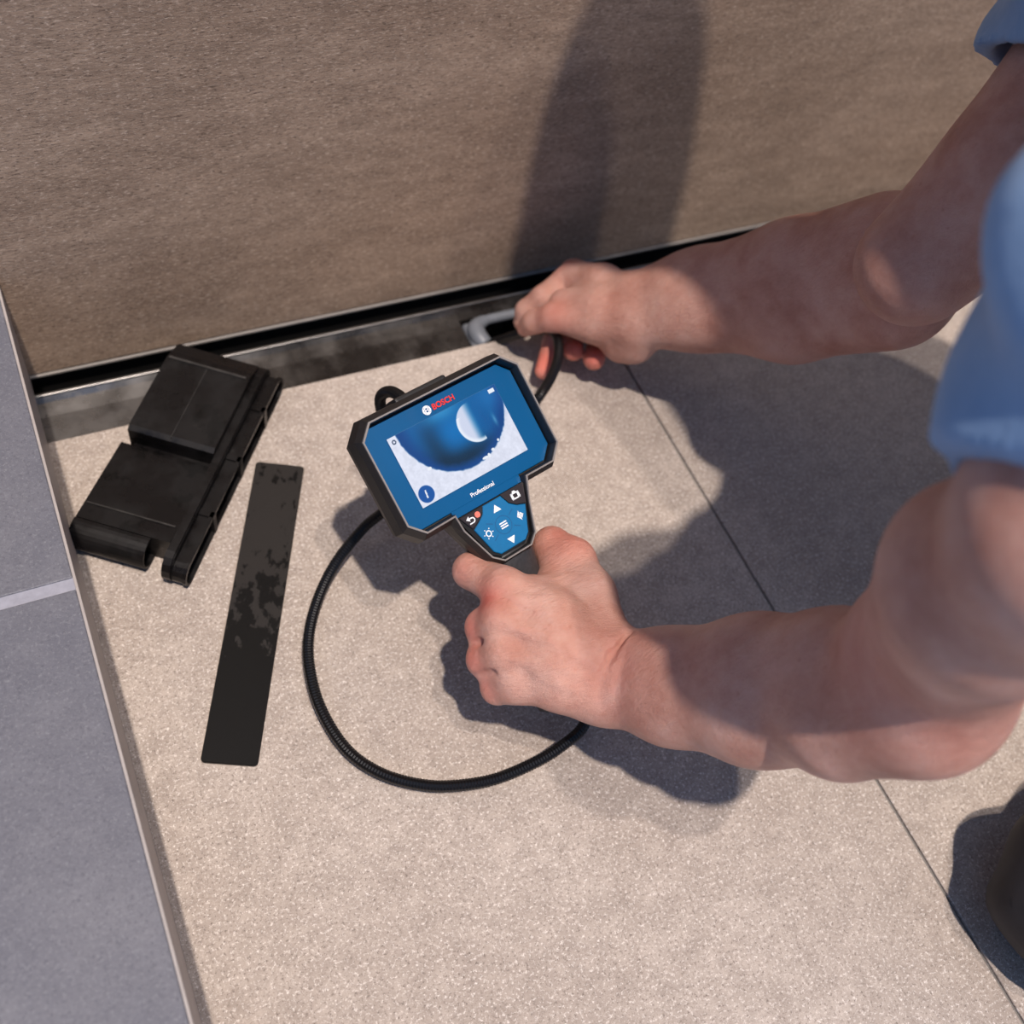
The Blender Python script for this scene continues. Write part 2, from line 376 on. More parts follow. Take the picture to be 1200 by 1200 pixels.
def rim_ring(name, outer, inner, z0, z1, mat, par=dev):
    b = bmesh.new(); L = []
    for pts, z in ((outer, z0), (outer, z1), (inner, z1), (inner, z0)): L.append([b.verts.new((x, y, z)) for x, y in pts])
    n = len(outer)
    for k in range(4):
        A, B = L[k], L[(k + 1) % 4]
        for i in range(n): b.faces.new((A[i], A[(i + 1) % n], B[(i + 1) % n], B[i]))
    return from_bm(name, b, mat, par)
ro = [front(64.3, 40.5, 10, .7, 8.4, 2.4), front(64.3, 40.5, 10, .7, 9.7, 3.5), front(63.2, 39.4, 9.6, -.3, 9.7, 3.5), front(63.2, 39.4, 9.6, -.3, 8.4, 2.4)]
from_bm('rim_line', loft3(ro + [ro[0]], cap=False), M_LINE, dev)
box('top_rib', (-.026, .016, .0425, .0470, -.020, -.001), M_RUB, dev, .0018)
PAN = om(61.8, 37.2, 8.6)
PAN = PAN[:1] + PAN[1:]
front_o = from_bm('front_panel', loft([(PAN, -.004), (PAN, -.0003), (inset(PAN, .0004), 0.0)]), M_BLUE, dev)
from_bm('panel_tongue', loft([([(x * mm, y * mm) for x, y in ((CX - 29, -42.4), (CX + 29, -42.4), (CX + 29, -37.0), (CX - 29, -37.0))], -.004), ([(x * mm, y * mm) for x, y in ((CX - 29, -42.4), (CX + 29, -42.4), (CX + 29, -37.0), (CX - 29, -37.0))], 0)]), M_BLUE, dev)
pad = [(x * mm, y * mm) for x, y in [(CX - 28.4, -38), (CX - 27.6, -44), (CX - 17, -75.5), (CX - 11, -79.6), (CX + 9.5, -79.6), (CX + 16, -75.5), (CX + 25.3, -54), (CX + 28.4, -44), (CX + 28.4, -42.8)]]
pad[0] = (pad[0][0], -42.8 * mm)
from_bm('key_recess', loft([(pad, -.004), (pad, .0003)]), M_GAP, dev)
key = [(x * mm, y * mm) for x, y in [(-6.2, -43.6), (-9.0, -48.5), (-13.5, -51.5), (-20.0, -54.8), (-14.4, -74.2), (-10.2, -78.0), (11.0, -78.0), (15.4, -74.4), (23.4, -56.8), (17, -54.5), (12.2, -50.8), (9.0, -43.6)]]
from_bm('key_pad', loft([(key, 0), (key, .0012), (inset(key, .0005), .0016)]), M_BLUE2, dev)
bk = [(x * mm, y * mm) for x, y in [(-26.0, -43.2), (-20.6, -53.6), (-14.0, -50.8), (-9.8, -47.8), (-7.0, -43.2)]]
ck = [(x * mm, y * mm) for x, y in [(28.4, -43.2), (9.6, -43.2), (12.6, -49.8), (17, -53.4), (24.0, -55.6)]]
def key_obj(name, pts, mat=M_BTN): return from_bm(name, loft([(pts, 0), (pts, .0014), (inset(pts, .0005), .0018)]), mat, dev)
back_key = key_obj('back_key', bk); cam_key = key_obj('photo_key', ck[::-1])
tag(back_key, 'black key with a return arrow and red dot'); tag(cam_key, 'black key with a white camera symbol')
def flat(name, polys, z, mat, par, th=.00025):
    b = bmesh.new()
    for pts in polys: loft([([(x * mm, y * mm) for x, y in pts], z - th), ([(x * mm, y * mm) for x, y in pts], z)], b)
    return from_bm(name, b, mat, par)
def circ(cx, cy, r, n=20, ry=None): return [(cx + r * math.cos(a), cy + (ry or r) * math.sin(a)) for a in np.linspace(0, 2 * math.pi, n, endpoint=False)]
def arc(cx, cy, r0, r1, a0, a1, n=14):
    A = np.radians(np.linspace(a0, a1, n))
    return [(cx + r1 * math.cos(a), cy + r1 * math.sin(a)) for a in A] + [(cx + r0 * math.cos(a), cy + r0 * math.sin(a)) for a in A[::-1]]
def arcq(cx, cy, r0, r1, a0, a1, n=10):
    A = np.radians(np.linspace(a0, a1, n + 1)); o = []
    for a, c in zip(A[:-1], A[1:]): o.append([(cx + r1 * math.cos(a), cy + r1 * math.sin(a)), (cx + r1 * math.cos(c), cy + r1 * math.sin(c)), (cx + r0 * math.cos(c), cy + r0 * math.sin(c)), (cx + r0 * math.cos(a), cy + r0 * math.sin(a))])
    return o
ZK = .0020
# seams of the round menu key and the petals
seam = arcq(1.1, -61.6, 6.0, 6.5, 0, 360, 28)
for a in (30, 150, 210, 330):
    c, s_ = math.cos(math.radians(a)), math.sin(math.radians(a))
    seam.append([(1.1 + c * 8 - s_ * .3, -61.6 + s_ * 8 + c * .3), (1.1 + c * 8 + s_ * .3, -61.6 + s_ * 8 - c * .3), (1.1 + c * 13 + s_ * .3, -61.6 + s_ * 13 - c * .3), (1.1 + c * 13 - s_ * .3, -61.6 + s_ * 13 + c * .3)])
flat('key_seams', seam, .0017, M_BLUE3, dev)
flat('up_arrow', [[(1.6, -46.6), (-1.6, -51.6), (4.8, -51.6)]], ZK, M_WHITE, dev)
flat('down_arrow', [[(1.5, -76.0), (4.7, -71.2), (-1.7, -71.2)]], ZK, M_WHITE, dev)
flat('menu_symbol', [[(-1.8, y - .45), (4.0, y - .45), (4.0, y + .45), (-1.8, y + .45)] for y in (-60.0, -61.7, -63.4)], ZK, M_WHITE, dev)
flat('light_symbol', arcq(-12.0, -61.6, 1.5, 2.3, 0, 360, 16) + [[(-12 + 3 * c - s_ * .3, -61.6 + 3 * s_ + c * .3), (-12 + 3 * c + s_ * .3, -61.6 + 3 * s_ - c * .3), (-12 + 3.9 * c + s_ * .3, -61.6 + 3.9 * s_ - c * .3), (-12 + 3.9 * c - s_ * .3, -61.6 + 3.9 * s_ + c * .3)] for c, s_ in [(math.cos(t), math.sin(t)) for t in np.radians(range(0, 360, 60))]], ZK, M_WHITE, dev)
flat('rotate_symbol', [[(12.8, -61.7), (15.4, -65.2), (15.4, -58.2)], [(15.8, -64.2), (18.2, -61.7), (15.8, -59.4)], [(12.9, -61.2), (17.8, -61.2), (17.8, -62.3), (12.9, -62.3)]], ZK, M_WHITE, dev)
flat('camera_symbol', [[(15.6, -45.9), (22.6, -45.9), (22.6, -46.9), (15.6, -46.9)], [(15.6, -49.7), (22.6, -49.7), (22.6, -50.7), (15.6, -50.7)], [(15.6, -50.7), (17.4, -50.7), (17.4, -45.9), (15.6, -45.9)], [(20.8, -50.7), (22.6, -50.7), (22.6, -45.9), (20.8, -45.9)], [(17.6, -45.9), (20.4, -45.9), (20, -44.8), (18, -44.8)]] , .0021, M_WHITE, dev)
flat('return_symbol', arcq(-18.0, -48.2, 1.3, 2.1, -90, 90, 10) + [[(-21, -50.3), (-18, -50.3), (-18, -49.5), (-21, -49.5)], [(-20.2, -47.0), (-18, -47.0), (-18, -46.1), (-20.2, -46.1)], [(-22.4, -46.5), (-19.8, -48.4), (-19.8, -44.7)]], .0021, M_WHITE, dev)
flat('red_dot', [circ(-12.9, -46.6, 2.1, 18)], .0021, M_SALMON, dev)
def text(name, body, x, y, size, mat, z=.0005, offset=0.0, align='LEFT', sx=1.0):
    c = bpy.data.curves.new(name, 'FONT'); c.body = body; c.size = size * mm; c.extrude = .00012; c.offset = offset * mm; c.align_x = align
    t = bpy.data.objects.new(name, c); COL.objects.link(t); bpy.context.view_layer.update()
    me = bpy.data.meshes.new_from_object(t.evaluated_get(bpy.context.evaluated_depsgraph_get()))
    bpy.data.objects.remove(t); bpy.data.curves.remove(c)
    for v in me.vertices: v.co.x *= sx
    me.transform(Matrix.Translation((x * mm, y * mm, z)))
    me.materials.clear(); o = link(name, me, mat, dev); return o
text('maker_lettering', 'BOSCH', -5.0, 28.6, 5.5, M_RED, offset=.15, sx=1.02)
text('grade_lettering', 'Professional', -10.2, -35.0, 4.1, M_WHITE, offset=.065, sx=1.0)
flat('maker_emblem', arcq(-9.4, 30.4, 2.75, 3.25, 0, 360, 28) + arcq(-9.4, 30.4, 1.5, 2.85, 52, 128, 6) + arcq(-9.4, 30.4, 1.5, 2.85, 232, 308, 6) +
     [[(-10.9, 28.3), (-10.2, 28.3), (-10.2, 32.5), (-10.9, 32.5)], [(-8.6, 28.3), (-7.9, 28.3), (-7.9, 32.5), (-8.6, 32.5)], [(-10.4, 30.1), (-8.4, 30.1), (-8.4, 30.7), (-10.4, 30.7)]] + arcq(-9.4, 30.4, 2.0, 2.8, 140, 220, 6) + arcq(-9.4, 30.4, 2.0, 2.8, -40, 40, 6), .0006, M_WHITE, dev)

# screen: the live picture, painted per vertex (a flat luminous print)
NX, NY = 300, 169
xs = np.linspace(-45, 45, NX); ys = np.linspace(-25.3, 25.3, NY)
GX, GY = np.meshgrid(xs, ys)
def sm(a, b, x): t = np.clip((x - a) / (b - a), 0, 1); return t * t * (3 - 2 * t)
rng = np.random.RandomState(3)
def vnoise(sc, seed):
    r = np.random.RandomState(seed); n = 64; T = r.rand(n, n)
    u = GX / sc + 31; v = GY / sc + 17; i = np.floor(u).astype(int); j = np.floor(v).astype(int); fu = u - i; fv = v - j
    fu = fu * fu * (3 - 2 * fu); fv = fv * fv * (3 - 2 * fv)
    g_ = lambda a, b: T[a % n, b % n]
    return (g_(i, j) * (1 - fu) + g_(i + 1, j) * fu) * (1 - fv) + (g_(i, j + 1) * (1 - fu) + g_(i + 1, j + 1) * fu) * fv
def C(*c): return np.array(c, float)[None, None]
img = np.zeros((NY, NX, 3)) + C(222, 226, 242)
img += ((vnoise(3, 1) - .5) * 12 + (vnoise(1.2, 2) - .5) * 10)[..., None]
img -= C(34, 30, 14) * (sm(20, 44, GX) * sm(-2, 12, GY) * vnoise(6, 5))[..., None]
r = np.hypot(GX - 4.5, GY - 25.5) + (vnoise(2.2, 9) - .5) * .9
def lay(img, col, a): return img * (1 - a[..., None]) + col * a[..., None]
img = lay(img, C(4, 66, 132), 1 - sm(42.2, 43.6, r))
img = lay(img, C(0, 92, 156), 1 - sm(30, 41, r))
dark = np.exp(-(((GX - 2) / 22) ** 2 + ((GY + 9) / 8) ** 2)) + .85 * np.exp(-(((GX + 15) / 9) ** 2 + ((GY - 6) / 17) ** 2))
img = lay(img, C(2, 38, 60), np.clip(dark * .95 * (1 - sm(36, 42, r)), 0, .93))
img = lay(img, C(0, 112, 184), .9 * np.exp(-(((GX - 2) / 15) ** 2 + ((GY - 10) / 12) ** 2)))
img = lay(img, C(70, 160, 214), .6 * np.exp(-(((GX + 1) / 14) ** 2 + ((GY - 25) / 5) ** 2)))
img = lay(img, C(36, 120, 190), .5 * np.exp(-(((GX - 38) / 10) ** 2 + ((GY - 20) / 9) ** 2)))
rm = np.hypot((GX - 18.5), (GY - 8.8) / 1.03); inm = 1 - sm(13.2, 14.0, rm)
moon = inm * (1 - sm(13, 21.5, GX)); img = lay(img, C(206, 214, 236), moon)
rim = inm * sm(10.2, 13.0, rm) * (GX < 21) * (GY < 16); img = lay(img, C(236, 242, 252), rim * .9)
img = lay(img, C(2, 86, 150), .7 * np.exp(-(((GX - 27) / 5) ** 2 + ((GY - 6) / 9) ** 2)))
img = lay(img, C(110, 170, 210), .6 * np.exp(-(((GX - 33) / 1.3) ** 2 + ((GY - 4) / 4) ** 2)))
for cx_, cy_, w_, h_ in ((-27.5, -4.5, 1.8, 1.2), (13, -16, 2.6, 1.0), (21, -13.5, 1.4, 1.0), (16.5, -15.8, 1.2, 1.6), (28, -9.5, 1.0, 1.0)):
    img = lay(img, C(236, 240, 248), (1 - sm(.8, 1.1, np.hypot((GX - cx_) / w_, (GY - cy_) / h_))))
rc = np.hypot(GX + 38, GY + 18.2); img = lay(img, C(20, 84, 160), 1 - sm(5.6, 6.1, rc))
bar = (np.abs((GX + 38) - (GY + 18.2) * .12) < .55) & (np.abs(GY + 18.2) < 2.8); img = lay(img, C(230, 236, 245), bar * 1.0)
ring = (np.abs(np.hypot(GX + 41.2, GY - 21.6) - 1.2) < .45); img = lay(img, C(40, 60, 90), ring * .9)
bat = (np.abs(GX - 40.5) < 2.4) & (np.abs(GY - 22.3) < 1.4); img = lay(img, C(232, 240, 250), bat * 1.0)
img = np.clip(img, 0, 255) / 255
L_ = np.where(img < .04045, img / 12.92, ((img + .055) / 1.055) ** 2.4)
verts = np.stack([GX.ravel() * mm, GY.ravel() * mm, np.full(GX.size, .0006)], 1)
idx = np.arange(NX * NY).reshape(NY, NX)
fc = np.stack([idx[:-1, :-1], idx[:-1, 1:], idx[1:, 1:], idx[1:, :-1]], -1).reshape(-1, 4)
me = bpy.data.meshes.new('screen'); me.from_pydata(verts.tolist(), [], fc.tolist())
ca = me.color_attributes.new('picture', 'FLOAT_COLOR', 'POINT')
ca.data.foreach_set('color', np.concatenate([L_.reshape(-1, 3), np.ones((NX * NY, 1))], 1).ravel())
m = NT('screen_picture'); at = m.n('ShaderNodeAttribute'); at.attribute_name = 'picture'
m.set(Base_Color=(.01, .01, .012, 1), Roughness=.15, Emission_Color=at.outputs['Color'], Emission_Strength=1.0)
scr = link('screen', me, m.m, dev)
tag(scr, 'lit display showing a round blue pipe opening')
rim_ring('screen_edge', [(45.4 * mm * a, 25.7 * mm * b_) for a, b_ in ((1, -1), (1, 1), (-1, 1), (-1, -1))], [(45 * mm * a, 25.3 * mm * b_) for a, b_ in ((1, -1), (1, 1), (-1, 1), (-1, -1))], 0, .0006, M_BLUE3)

# handle: lofted ovals along an axis dropping below the head
hs = [(-.070, -.016, .0195, .014), (-.082, -.0155, .0190, .0145), (-.092, -.017, .0185, .0145), (-.105, -.021, .0175, .0150), (-.125, -.027, .0175, .0165), (-.150, -.034, .0180, .0175), (-.172, -.041, .0180, .018), (-.190, -.047, .0185, .0185), (-.200, -.050, .016, .016)]
bm = bmesh.new(); prev = None; HN = 28
for b_, c_, rx, rz in hs:
    lp = []
    for k in range(HN):
        a = 2 * math.pi * k / HN; ca_, sa_ = math.cos(a), math.sin(a)
        e = 0.75
        lp.append(bm.verts.new((CX * mm + rx * math.copysign(abs(ca_) ** e, ca_), b_, c_ + rz * math.copysign(abs(sa_) ** e, sa_))))
    if prev:
        for k in range(HN): bm.faces.new((prev[k], prev[(k + 1) % HN], lp[(k + 1) % HN], lp[k]))
    else: bm.faces.new(lp[::-1])
    prev = lp
bm.faces.new(prev)
tag(from_bm('handle', bm, M_RUB2, dev, True), 'soft grey-black grip')

# gooseneck cable
cab = [D2W(.000, .018, -.045), D2W(-.004, .034, -.044), P(474, 470, .150), P(458, 459, .140), P(446, 466, .125), P(449, 490, .105), P(462, 540, .075), P(470, 575, .055),
       P(452, 597, .042), P(425, 620, .030), P(392, 662, .020), P(370, 710, .015), P(361, 758, .012), P(368, 808, .011), P(386, 850, .010), P(412, 884, .010),
       P(448, 907, .010), P(490, 919, .010), P(530, 921, .010), P(580, 913, .011), P(628, 893, .013), P(660, 873, .015), P(684, 850, .018),
       P(692, 815, .022), P(684, 770, .025), P(655, 715, .028), P(620, 665, .028), P(597, 625, .030), P(588, 580, .035), P(600, 525, .045), P(616, 488, .055), P(633, 463, .064), P(645, 444, .060), P(653, 424, .055), P(655, 404, .052),
       P(648, 388, .048), P(628, 387, .040), P(606, 392, .022), P(585, 399, .0), P(566, 404, -.022)]
cp = spline(cab, .0011); n = len(cp)
rad = [.00415 + (.00028 if i % 2 else -.00012) for i in range(n)]
m = NT('gooseneck_black'); m.set(Base_Color=lin(22, 22, 24), Roughness=.28, Metallic=.35); M_CAB = m.m
from_bm('gooseneck_cable', tube([W2D(p) for p in cp], rad, 12), M_CAB, dev, False)
sock = spline([D2W(.002, .002, -.040), D2W(.000, .012, -.045), D2W(-.003, .028, -.045)], .002)
from_bm('cable_socket', tube([W2D(p) for p in sock], .0085, 16), M_RUB, dev, True)

# ------------------------------------------------------------------ person (implicit surface -> surface nets)
class Field:
    def __init__(s, xs, ys, zs, big=.05):
        s.x, s.y, s.z = (np.asarray(a, np.float32) for a in (xs, ys, zs))
        s.F = np.full((len(xs), len(ys), len(zs)), big, np.float32)
    def block(s, lo, hi):
        r = []
        for a, l, h in zip((s.x, s.y, s.z), lo, hi): r.append(slice(max(0, np.searchsorted(a, l) - 1), min(len(a), np.searchsorted(a, h) + 1)))
        return r
    def apply(s, lo, hi, fn, k, op='u', mar=.02):
        m_ = mar + k; sl = s.block(np.array(lo) - m_, np.array(hi) + m_)
        if any(q.stop <= q.start for q in sl): return
        X = s.x[sl[0]][:, None, None]; Y = s.y[sl[1]][None, :, None]; Z = s.z[sl[2]][None, None, :]
        d = fn(X, Y, Z); A = s.F[tuple(sl)]
        if op == 'u':
            h = np.maximum(k - np.abs(A - d), 0) / k; R_ = np.minimum(A, d) - h * h * k * .25
        else:
            d = -d; h = np.maximum(k - np.abs(A - d), 0) / k; R_ = np.maximum(A, d) + h * h * k * .25
        s.F[tuple(sl)] = R_
    def cap(s, a, b_, ra, rb=None, k=.006, op='u', n=None, f=1.0):
        a = np.array(a, float); b_ = np.array(b_, float); rb = ra if rb is None else rb; R_ = max(ra, rb) * max(1, 1 / f if f > 1 else 1)
        ba = b_ - a; L2 = max(ba @ ba, 1e-12)
        def fn(X, Y, Z):
            px, py, pz = X - a[0], Y - a[1], Z - a[2]
            t = np.clip((px * ba[0] + py * ba[1] + pz * ba[2]) / L2, 0, 1)
            vx, vy, vz = px - t * ba[0], py - t * ba[1], pz - t * ba[2]; r_ = ra + (rb - ra) * t
            if n is None: return np.sqrt(vx * vx + vy * vy + vz * vz) - r_
            nn = np.array(n) / np.linalg.norm(n); vn = vx * nn[0] + vy * nn[1] + vz * nn[2]; v2 = vx * vx + vy * vy + vz * vz
            q1 = np.sqrt(np.maximum(v2 - vn * vn, 0) + (vn / f) ** 2); q2 = np.sqrt(np.maximum(v2 - vn * vn, 0) + (vn / f ** 2) ** 2) + 1e-6
            return (q1 - r_) * q1 / q2
        s.apply(np.minimum(a, b_) - R_, np.maximum(a, b_) + R_, fn, k, op)
    def chain(s, pts, rs, k=.006, **kw):
        for i in range(len(pts) - 1): s.cap(pts[i], pts[i + 1], rs[i], rs[i + 1], k, **kw)
    def ell(s, c, r, k=.01, op='u', rot=None):
        c = np.array(c, float); r = np.array(r, float); Q = np.eye(3) if rot is None else np.array(rot)
        def fn(X, Y, Z):
            p = [X - c[0], Y - c[1], Z - c[2]]; q = [Q[0, i] * p[0] + Q[1, i] * p[1] + Q[2, i] * p[2] for i in range(3)]
            k0 = np.sqrt(sum((q[i] / r[i]) ** 2 for i in range(3))); k1 = np.sqrt(sum((q[i] / r[i] ** 2) ** 2 for i in range(3))) + 1e-6
            return k0 * (k0 - 1) / k1
        R_ = max(r); s.apply(c - R_, c + R_, fn, k, op)
    def mesh(s, name):
        F = s.F; sg = F < 0
        c = np.zeros(tuple(d - 1 for d in F.shape), np.uint8)
        for i in (0, 1):
            for j in (0, 1):
                for k in (0, 1): c += sg[i:F.shape[0] - 1 + i, j:F.shape[1] - 1 + j, k:F.shape[2] - 1 + k]
        act = np.argwhere((c > 0) & (c < 8)); ids = np.full(c.shape, -1, np.int32); ids[tuple(act.T)] = np.arange(len(act))
        acc = np.zeros((len(act), 3)); cnt = np.zeros(len(act)); co = (s.x.astype(float), s.y.astype(float), s.z.astype(float))
        for ax in range(3):
            o1, o2 = [q for q in range(3) if q != ax]
            for u in (0, 1):
                for v in (0, 1):
                    A = act.copy(); A[:, o1] += u; A[:, o2] += v; B = A.copy(); B[:, ax] += 1
                    fa = F[tuple(A.T)].astype(float); fb = F[tuple(B.T)].astype(float); mk = (fa < 0) != (fb < 0)
                    t = np.where(mk, fa / np.where(mk, fa - fb, 1), 0)
                    pt = np.zeros((len(act), 3))
                    pt[:, o1] = co[o1][A[:, o1]]; pt[:, o2] = co[o2][A[:, o2]]; pt[:, ax] = co[ax][A[:, ax]] * (1 - t) + co[ax][B[:, ax]] * t
                    acc += pt * mk[:, None]; cnt += mk
        V = acc / np.maximum(cnt, 1)[:, None]; Q = []
        for ax in range(3):
            o1, o2 = [(1, 2), (2, 0), (0, 1)][ax]
            a = [slice(None)] * 3; b_ = [slice(None)] * 3; a[ax] = slice(0, -1); b_[ax] = slice(1, None)
            d = sg[tuple(a)] != sg[tuple(b_)]; E_ = np.argwhere(d)
            ok = (E_[:, o1] > 0) & (E_[:, o2] > 0) & (E_[:, o1] < F.shape[o1] - 1) & (E_[:, o2] < F.shape[o2] - 1); E_ = E_[ok]
            ins = sg[tuple(E_.T)]; qs = []
            for du, dv in ((1, 1), (0, 1), (0, 0), (1, 0)):
                G = E_.copy(); G[:, o1] -= du; G[:, o2] -= dv; qs.append(ids[tuple(G.T)])
            q = np.stack(qs, 1); q[~ins] = q[~ins][:, ::-1]; Q.append(q)
        Q = np.concatenate(Q)
        me = bpy.data.meshes.new(name); me.vertices.add(len(V)); me.vertices.foreach_set('co', V.astype(np.float32).ravel())
        me.loops.add(Q.size); me.loops.foreach_set('vertex_index', Q.ravel().astype(np.int32))
        me.polygons.add(len(Q)); me.polygons.foreach_set('loop_start', np.arange(0, Q.size, 4, dtype=np.int32)); me.polygons.foreach_set('loop_total', np.full(len(Q), 4, np.int32))
        me.update(calc_edges=True); return me, V
def axis(segs):
    o = []
    for a, b_, st in segs: o += list(np.arange(a, b_, st))
    return o

# ---- joints
LW = P(722, 790, .112); LE = P(1113, 797, .300); LS = P(1450, 325, .545)
RW = P(748, 364, .087); RE = P(1072, 312, .300); RS = np.array([.660, .430, .500])
up = ZN  # roughly towards the lens: the broad faces of wrist and hand look that way
A1 = P(1162, 700, .400); A2 = P(1272, 620, .465); A3 = A2 * .62 + LS * .38
def left_arm(f):
    # wrist and forearm: radius side (far) and ulna side (near)
    r0, u0 = P(727, 770, .118), P(722, 817, .108)
    r1, u1 = P(790, 783, .142), P(788, 825, .134)
    r2, u2 = P(880, 783, .182), P(880, 836, .176)
    r3, u3 = P(975, 782, .230), P(985, 838, .226)
    r4, u4 = P(1070, 772, .286), P(1080, 832, .278)
    f.chain([r0, r1, r2, r3, r4], [.0200, .0208, .0256, .0285, .0290], k=.020)
    f.chain([u0, u1, u2, u3, u4], [.0195, .0220, .0252, .0262, .0250], k=.020)
    f.chain([P(800, 803, .132), P(900, 808, .170), P(1000, 812, .218)], [.022, .032, .033], k=.03)
    f.ell(P(1092, 806, .285), (.032, .032, .032), k=.03)                       # elbow
    f.cap(P(985, 850, .236), P(1088, 842, .288), .020, .019, k=.03)
    f.cap(P(1085, 828, .288), P(1104, 806, .312), .009, .008, k=.022)          # olecranon ridge
    f.chain([P(1106, 785, .300), A1, A2, LS], [.0350, .0370, .0430, .045], k=.02)
    f.cap(P(1060, 735, .305), P(1130, 650, .40), .020, .026, k=.03)              # biceps
    f.ell(LS, (.048, .048, .048), k=.02)
def left_hand(f):
    mcp = [P(592, 691, .127), P(589, 729, .124), P(592, 767, .115), P(605, 801, .103)]
    car = [P(705, 765, .121), P(706, 780, .121), P(706, 798, .117), P(708, 815, .110)]
    for a, b_, ra, rb in zip(car, mcp, (.0165, .016, .016, .0165), (.0128, .0125, .0120, .0110)):
        mid = (a + b_) / 2 + np.array([0, 0, .0035])
        f.chain([a, mid, b_], [ra, (ra + rb) / 2 + .0008, rb], k=.011)
    f.cap(P(690, 780, .108), P(620, 715, .108), .018, .014, k=.012)            # palm bulk
    f.cap(P(690, 810, .098), P(620, 790, .094), .017, .013, k=.012)            # hypothenar
    # wrist bridge
    f.cap(P(715, 778, .114), P(700, 790, .114), .019, .018, k=.014); f.cap(P(722, 800, .112), P(700, 805, .110), .019, .018, k=.014)
    pip = [P(552, 669, .115), P(567, 735, .108), P(568, 773, .101), P(583, 806, .090)]
    dip = [P(566, 660, .083), P(588, 733, .070), P(590, 770, .063), P(603, 806, .058)]
    tip = [P(592, 652, .070), P(614, 722, .066), P(616, 758, .060), P(626, 792, .055)]
    rp = (.0124, .0124, .0120, .0110)
    for m_, p_, d_, t_, r_ in zip(mcp, pip, dip, tip, rp):
        f.cap(m_, p_, r_ + .0012, r_, k=.010); f.chain([p_, d_, t_], [r_, r_ - .0008, r_ - .0015], k=.003)
    for m_, r_ in zip(mcp, (.0078, .0080, .0075, .0065)): f.ell(m_ + np.array([-.003, .002, .0072]), (r_, r_, r_), k=.008)   # knuckles
    # thumb
    f.chain([P(711, 752, .116), P(693, 698, .118), P(672, 656, .112), P(648, 638, .104)], [.0175, .0158, .0142, .0126], k=.008)
    f.cap(P(684, 695, .115), P(628, 695, .118), .0145, .0120, k=.012)           # web
    f.cap(P(662, 665, .108), P(648, 680, .108), .0120, .0120, k=.010); f.cap(P(644, 640, .104), P(653, 664, .106), .0122, .0125, k=.006)
    f.cap(P(690, 730, .117), P(640, 715, .121), .0155, .0135, k=.012)
    # tendons and veins on the back
    def surf(px, py, z, r_=.0018, k=.004): return P(px, py, z)
    for pts, r_ in (([(600, 700, .1392), (640, 720, .1405), (690, 765, .1372)], .0020), ([(600, 735, .1362), (645, 750, .1385), (695, 780, .1360)], .0019),
                    ([(604, 770, .1262), (650, 782, .1305), (700, 797, .1312)], .0016),
                    ([(612, 765, .1255), (632, 784, .1262), (655, 800, .1262), (675, 806, .1258)], .0016),
                    ([(612, 702, .139), (632, 705, .1405), (660, 700, .133)], .0014)):
        f.chain([P(*q) for q in pts], [r_] * len(pts), k=.006)
    # creases
    for a, b_, r_ in (((566, 708, .113), (582, 712, .132), .0016), ((548, 755, .108), (576, 751, .122), .0020), ((554, 794, .098), (578, 788, .114), .0018)):
        f.cap(P(*a), P(*b_), r_, r_, k=.004, op='s')
    f.chain([P(738, 742, .139), P(716, 768, .1395), P(704, 800, .1365), P(703, 838, .124)], [.0014] * 4, k=.005, op='s')   # wrist crease
def right_arm(f):
    f.chain([P(746, 346, .094), P(820, 330, .120), P(930, 312, .180), P(1040, 285, .240)], [.0200, .0245, .0330, .036], k=.018)
    f.chain([P(748, 381, .083), P(820, 372, .108), P(930, 370, .150), P(1045, 350, .215)], [.0195, .0240, .0325, .036], k=.018)
    f.chain([P(800, 353, .110), P(930, 343, .160), P(1060, 318, .235)], [.026, .038, .042], k=.03)
    f.chain([RE, P(1225, 175, .375), RS], [.038, .040, .048], k=.045)
    f.cap(P(1090, 300, .290), P(1185, 215, .36), .024, .028, k=.04)
    f.ell(RS, (.052, .052, .052), k=.02)
    f.chain([P(1082, 235, .312), P(1068, 262, .303), P(1062, 292, .292)], [.0016] * 3, k=.004, op='s')
def right_hand(f):
    # thumb side of the hand faces up
    f.chain([P(742, 350, .092), P(705, 335, .078), P(668, 328, .060)], [.0185, .0175, .0140], k=.012)      # index metacarpal
    f.chain([P(744, 372, .086), P(700, 364, .078), P(662, 358, .066)], [.0190, .0185, .0150], k=.012)
    f.chain([P(742, 384, .078), P(700, 376, .070), P(668, 371, .060)], [.0180, .0175, .0150], k=.012)      # thenar
    f.chain([P(690, 330, .062), P(672, 320, .048)], [.016, .0135], k=.012)
    f.chain([P(742, 401, .062), P(725, 405, .055)], [.0165, .0140], k=.012)                                  # heel of the palm
    f.chain([P(752, 388, .074), P(742, 401, .062)], [.0175, .0165], k=.012)
    f.chain([P(700, 376, .050), P(720, 385, .050)], [.018, .018], k=.012)
    # thumb: metacarpal along the lower edge, joint at left, tip bent down on the cable
    f.chain([P(690, 378, .072), P(648, 372, .066), P(626, 377, .052), P(616, 384, .040)], [.0155, .0122, .0100, .0082], k=.005)
    # index
    f.chain([P(666, 328, .056), P(636, 349, .054), P(617, 364, .040), P(612, 378, .028)], [.0135, .0108, .0098, .0080], k=.004)
    # middle: hangs beside the cable, pad to the viewer
    f.chain([P(672, 334, .046), P(654, 372, .020), P(646, 402, .028), P(636, 435, .022)], [.0120, .0100, .0082, .0072], k=.003)
    # ring and little: curled, tips showing
    f.chain([P(690, 338, .046), P(672, 378, .018), P(671, 402, .026), P(672, 411, .030)], [.0120, .0100, .0092, .0092], k=.0025)
    f.chain([P(708, 345, .048), P(700, 385, .018), P(700, 410, .024), P(696, 421, .030)], [.0120, .0100, .0098, .0098], k=.0025)
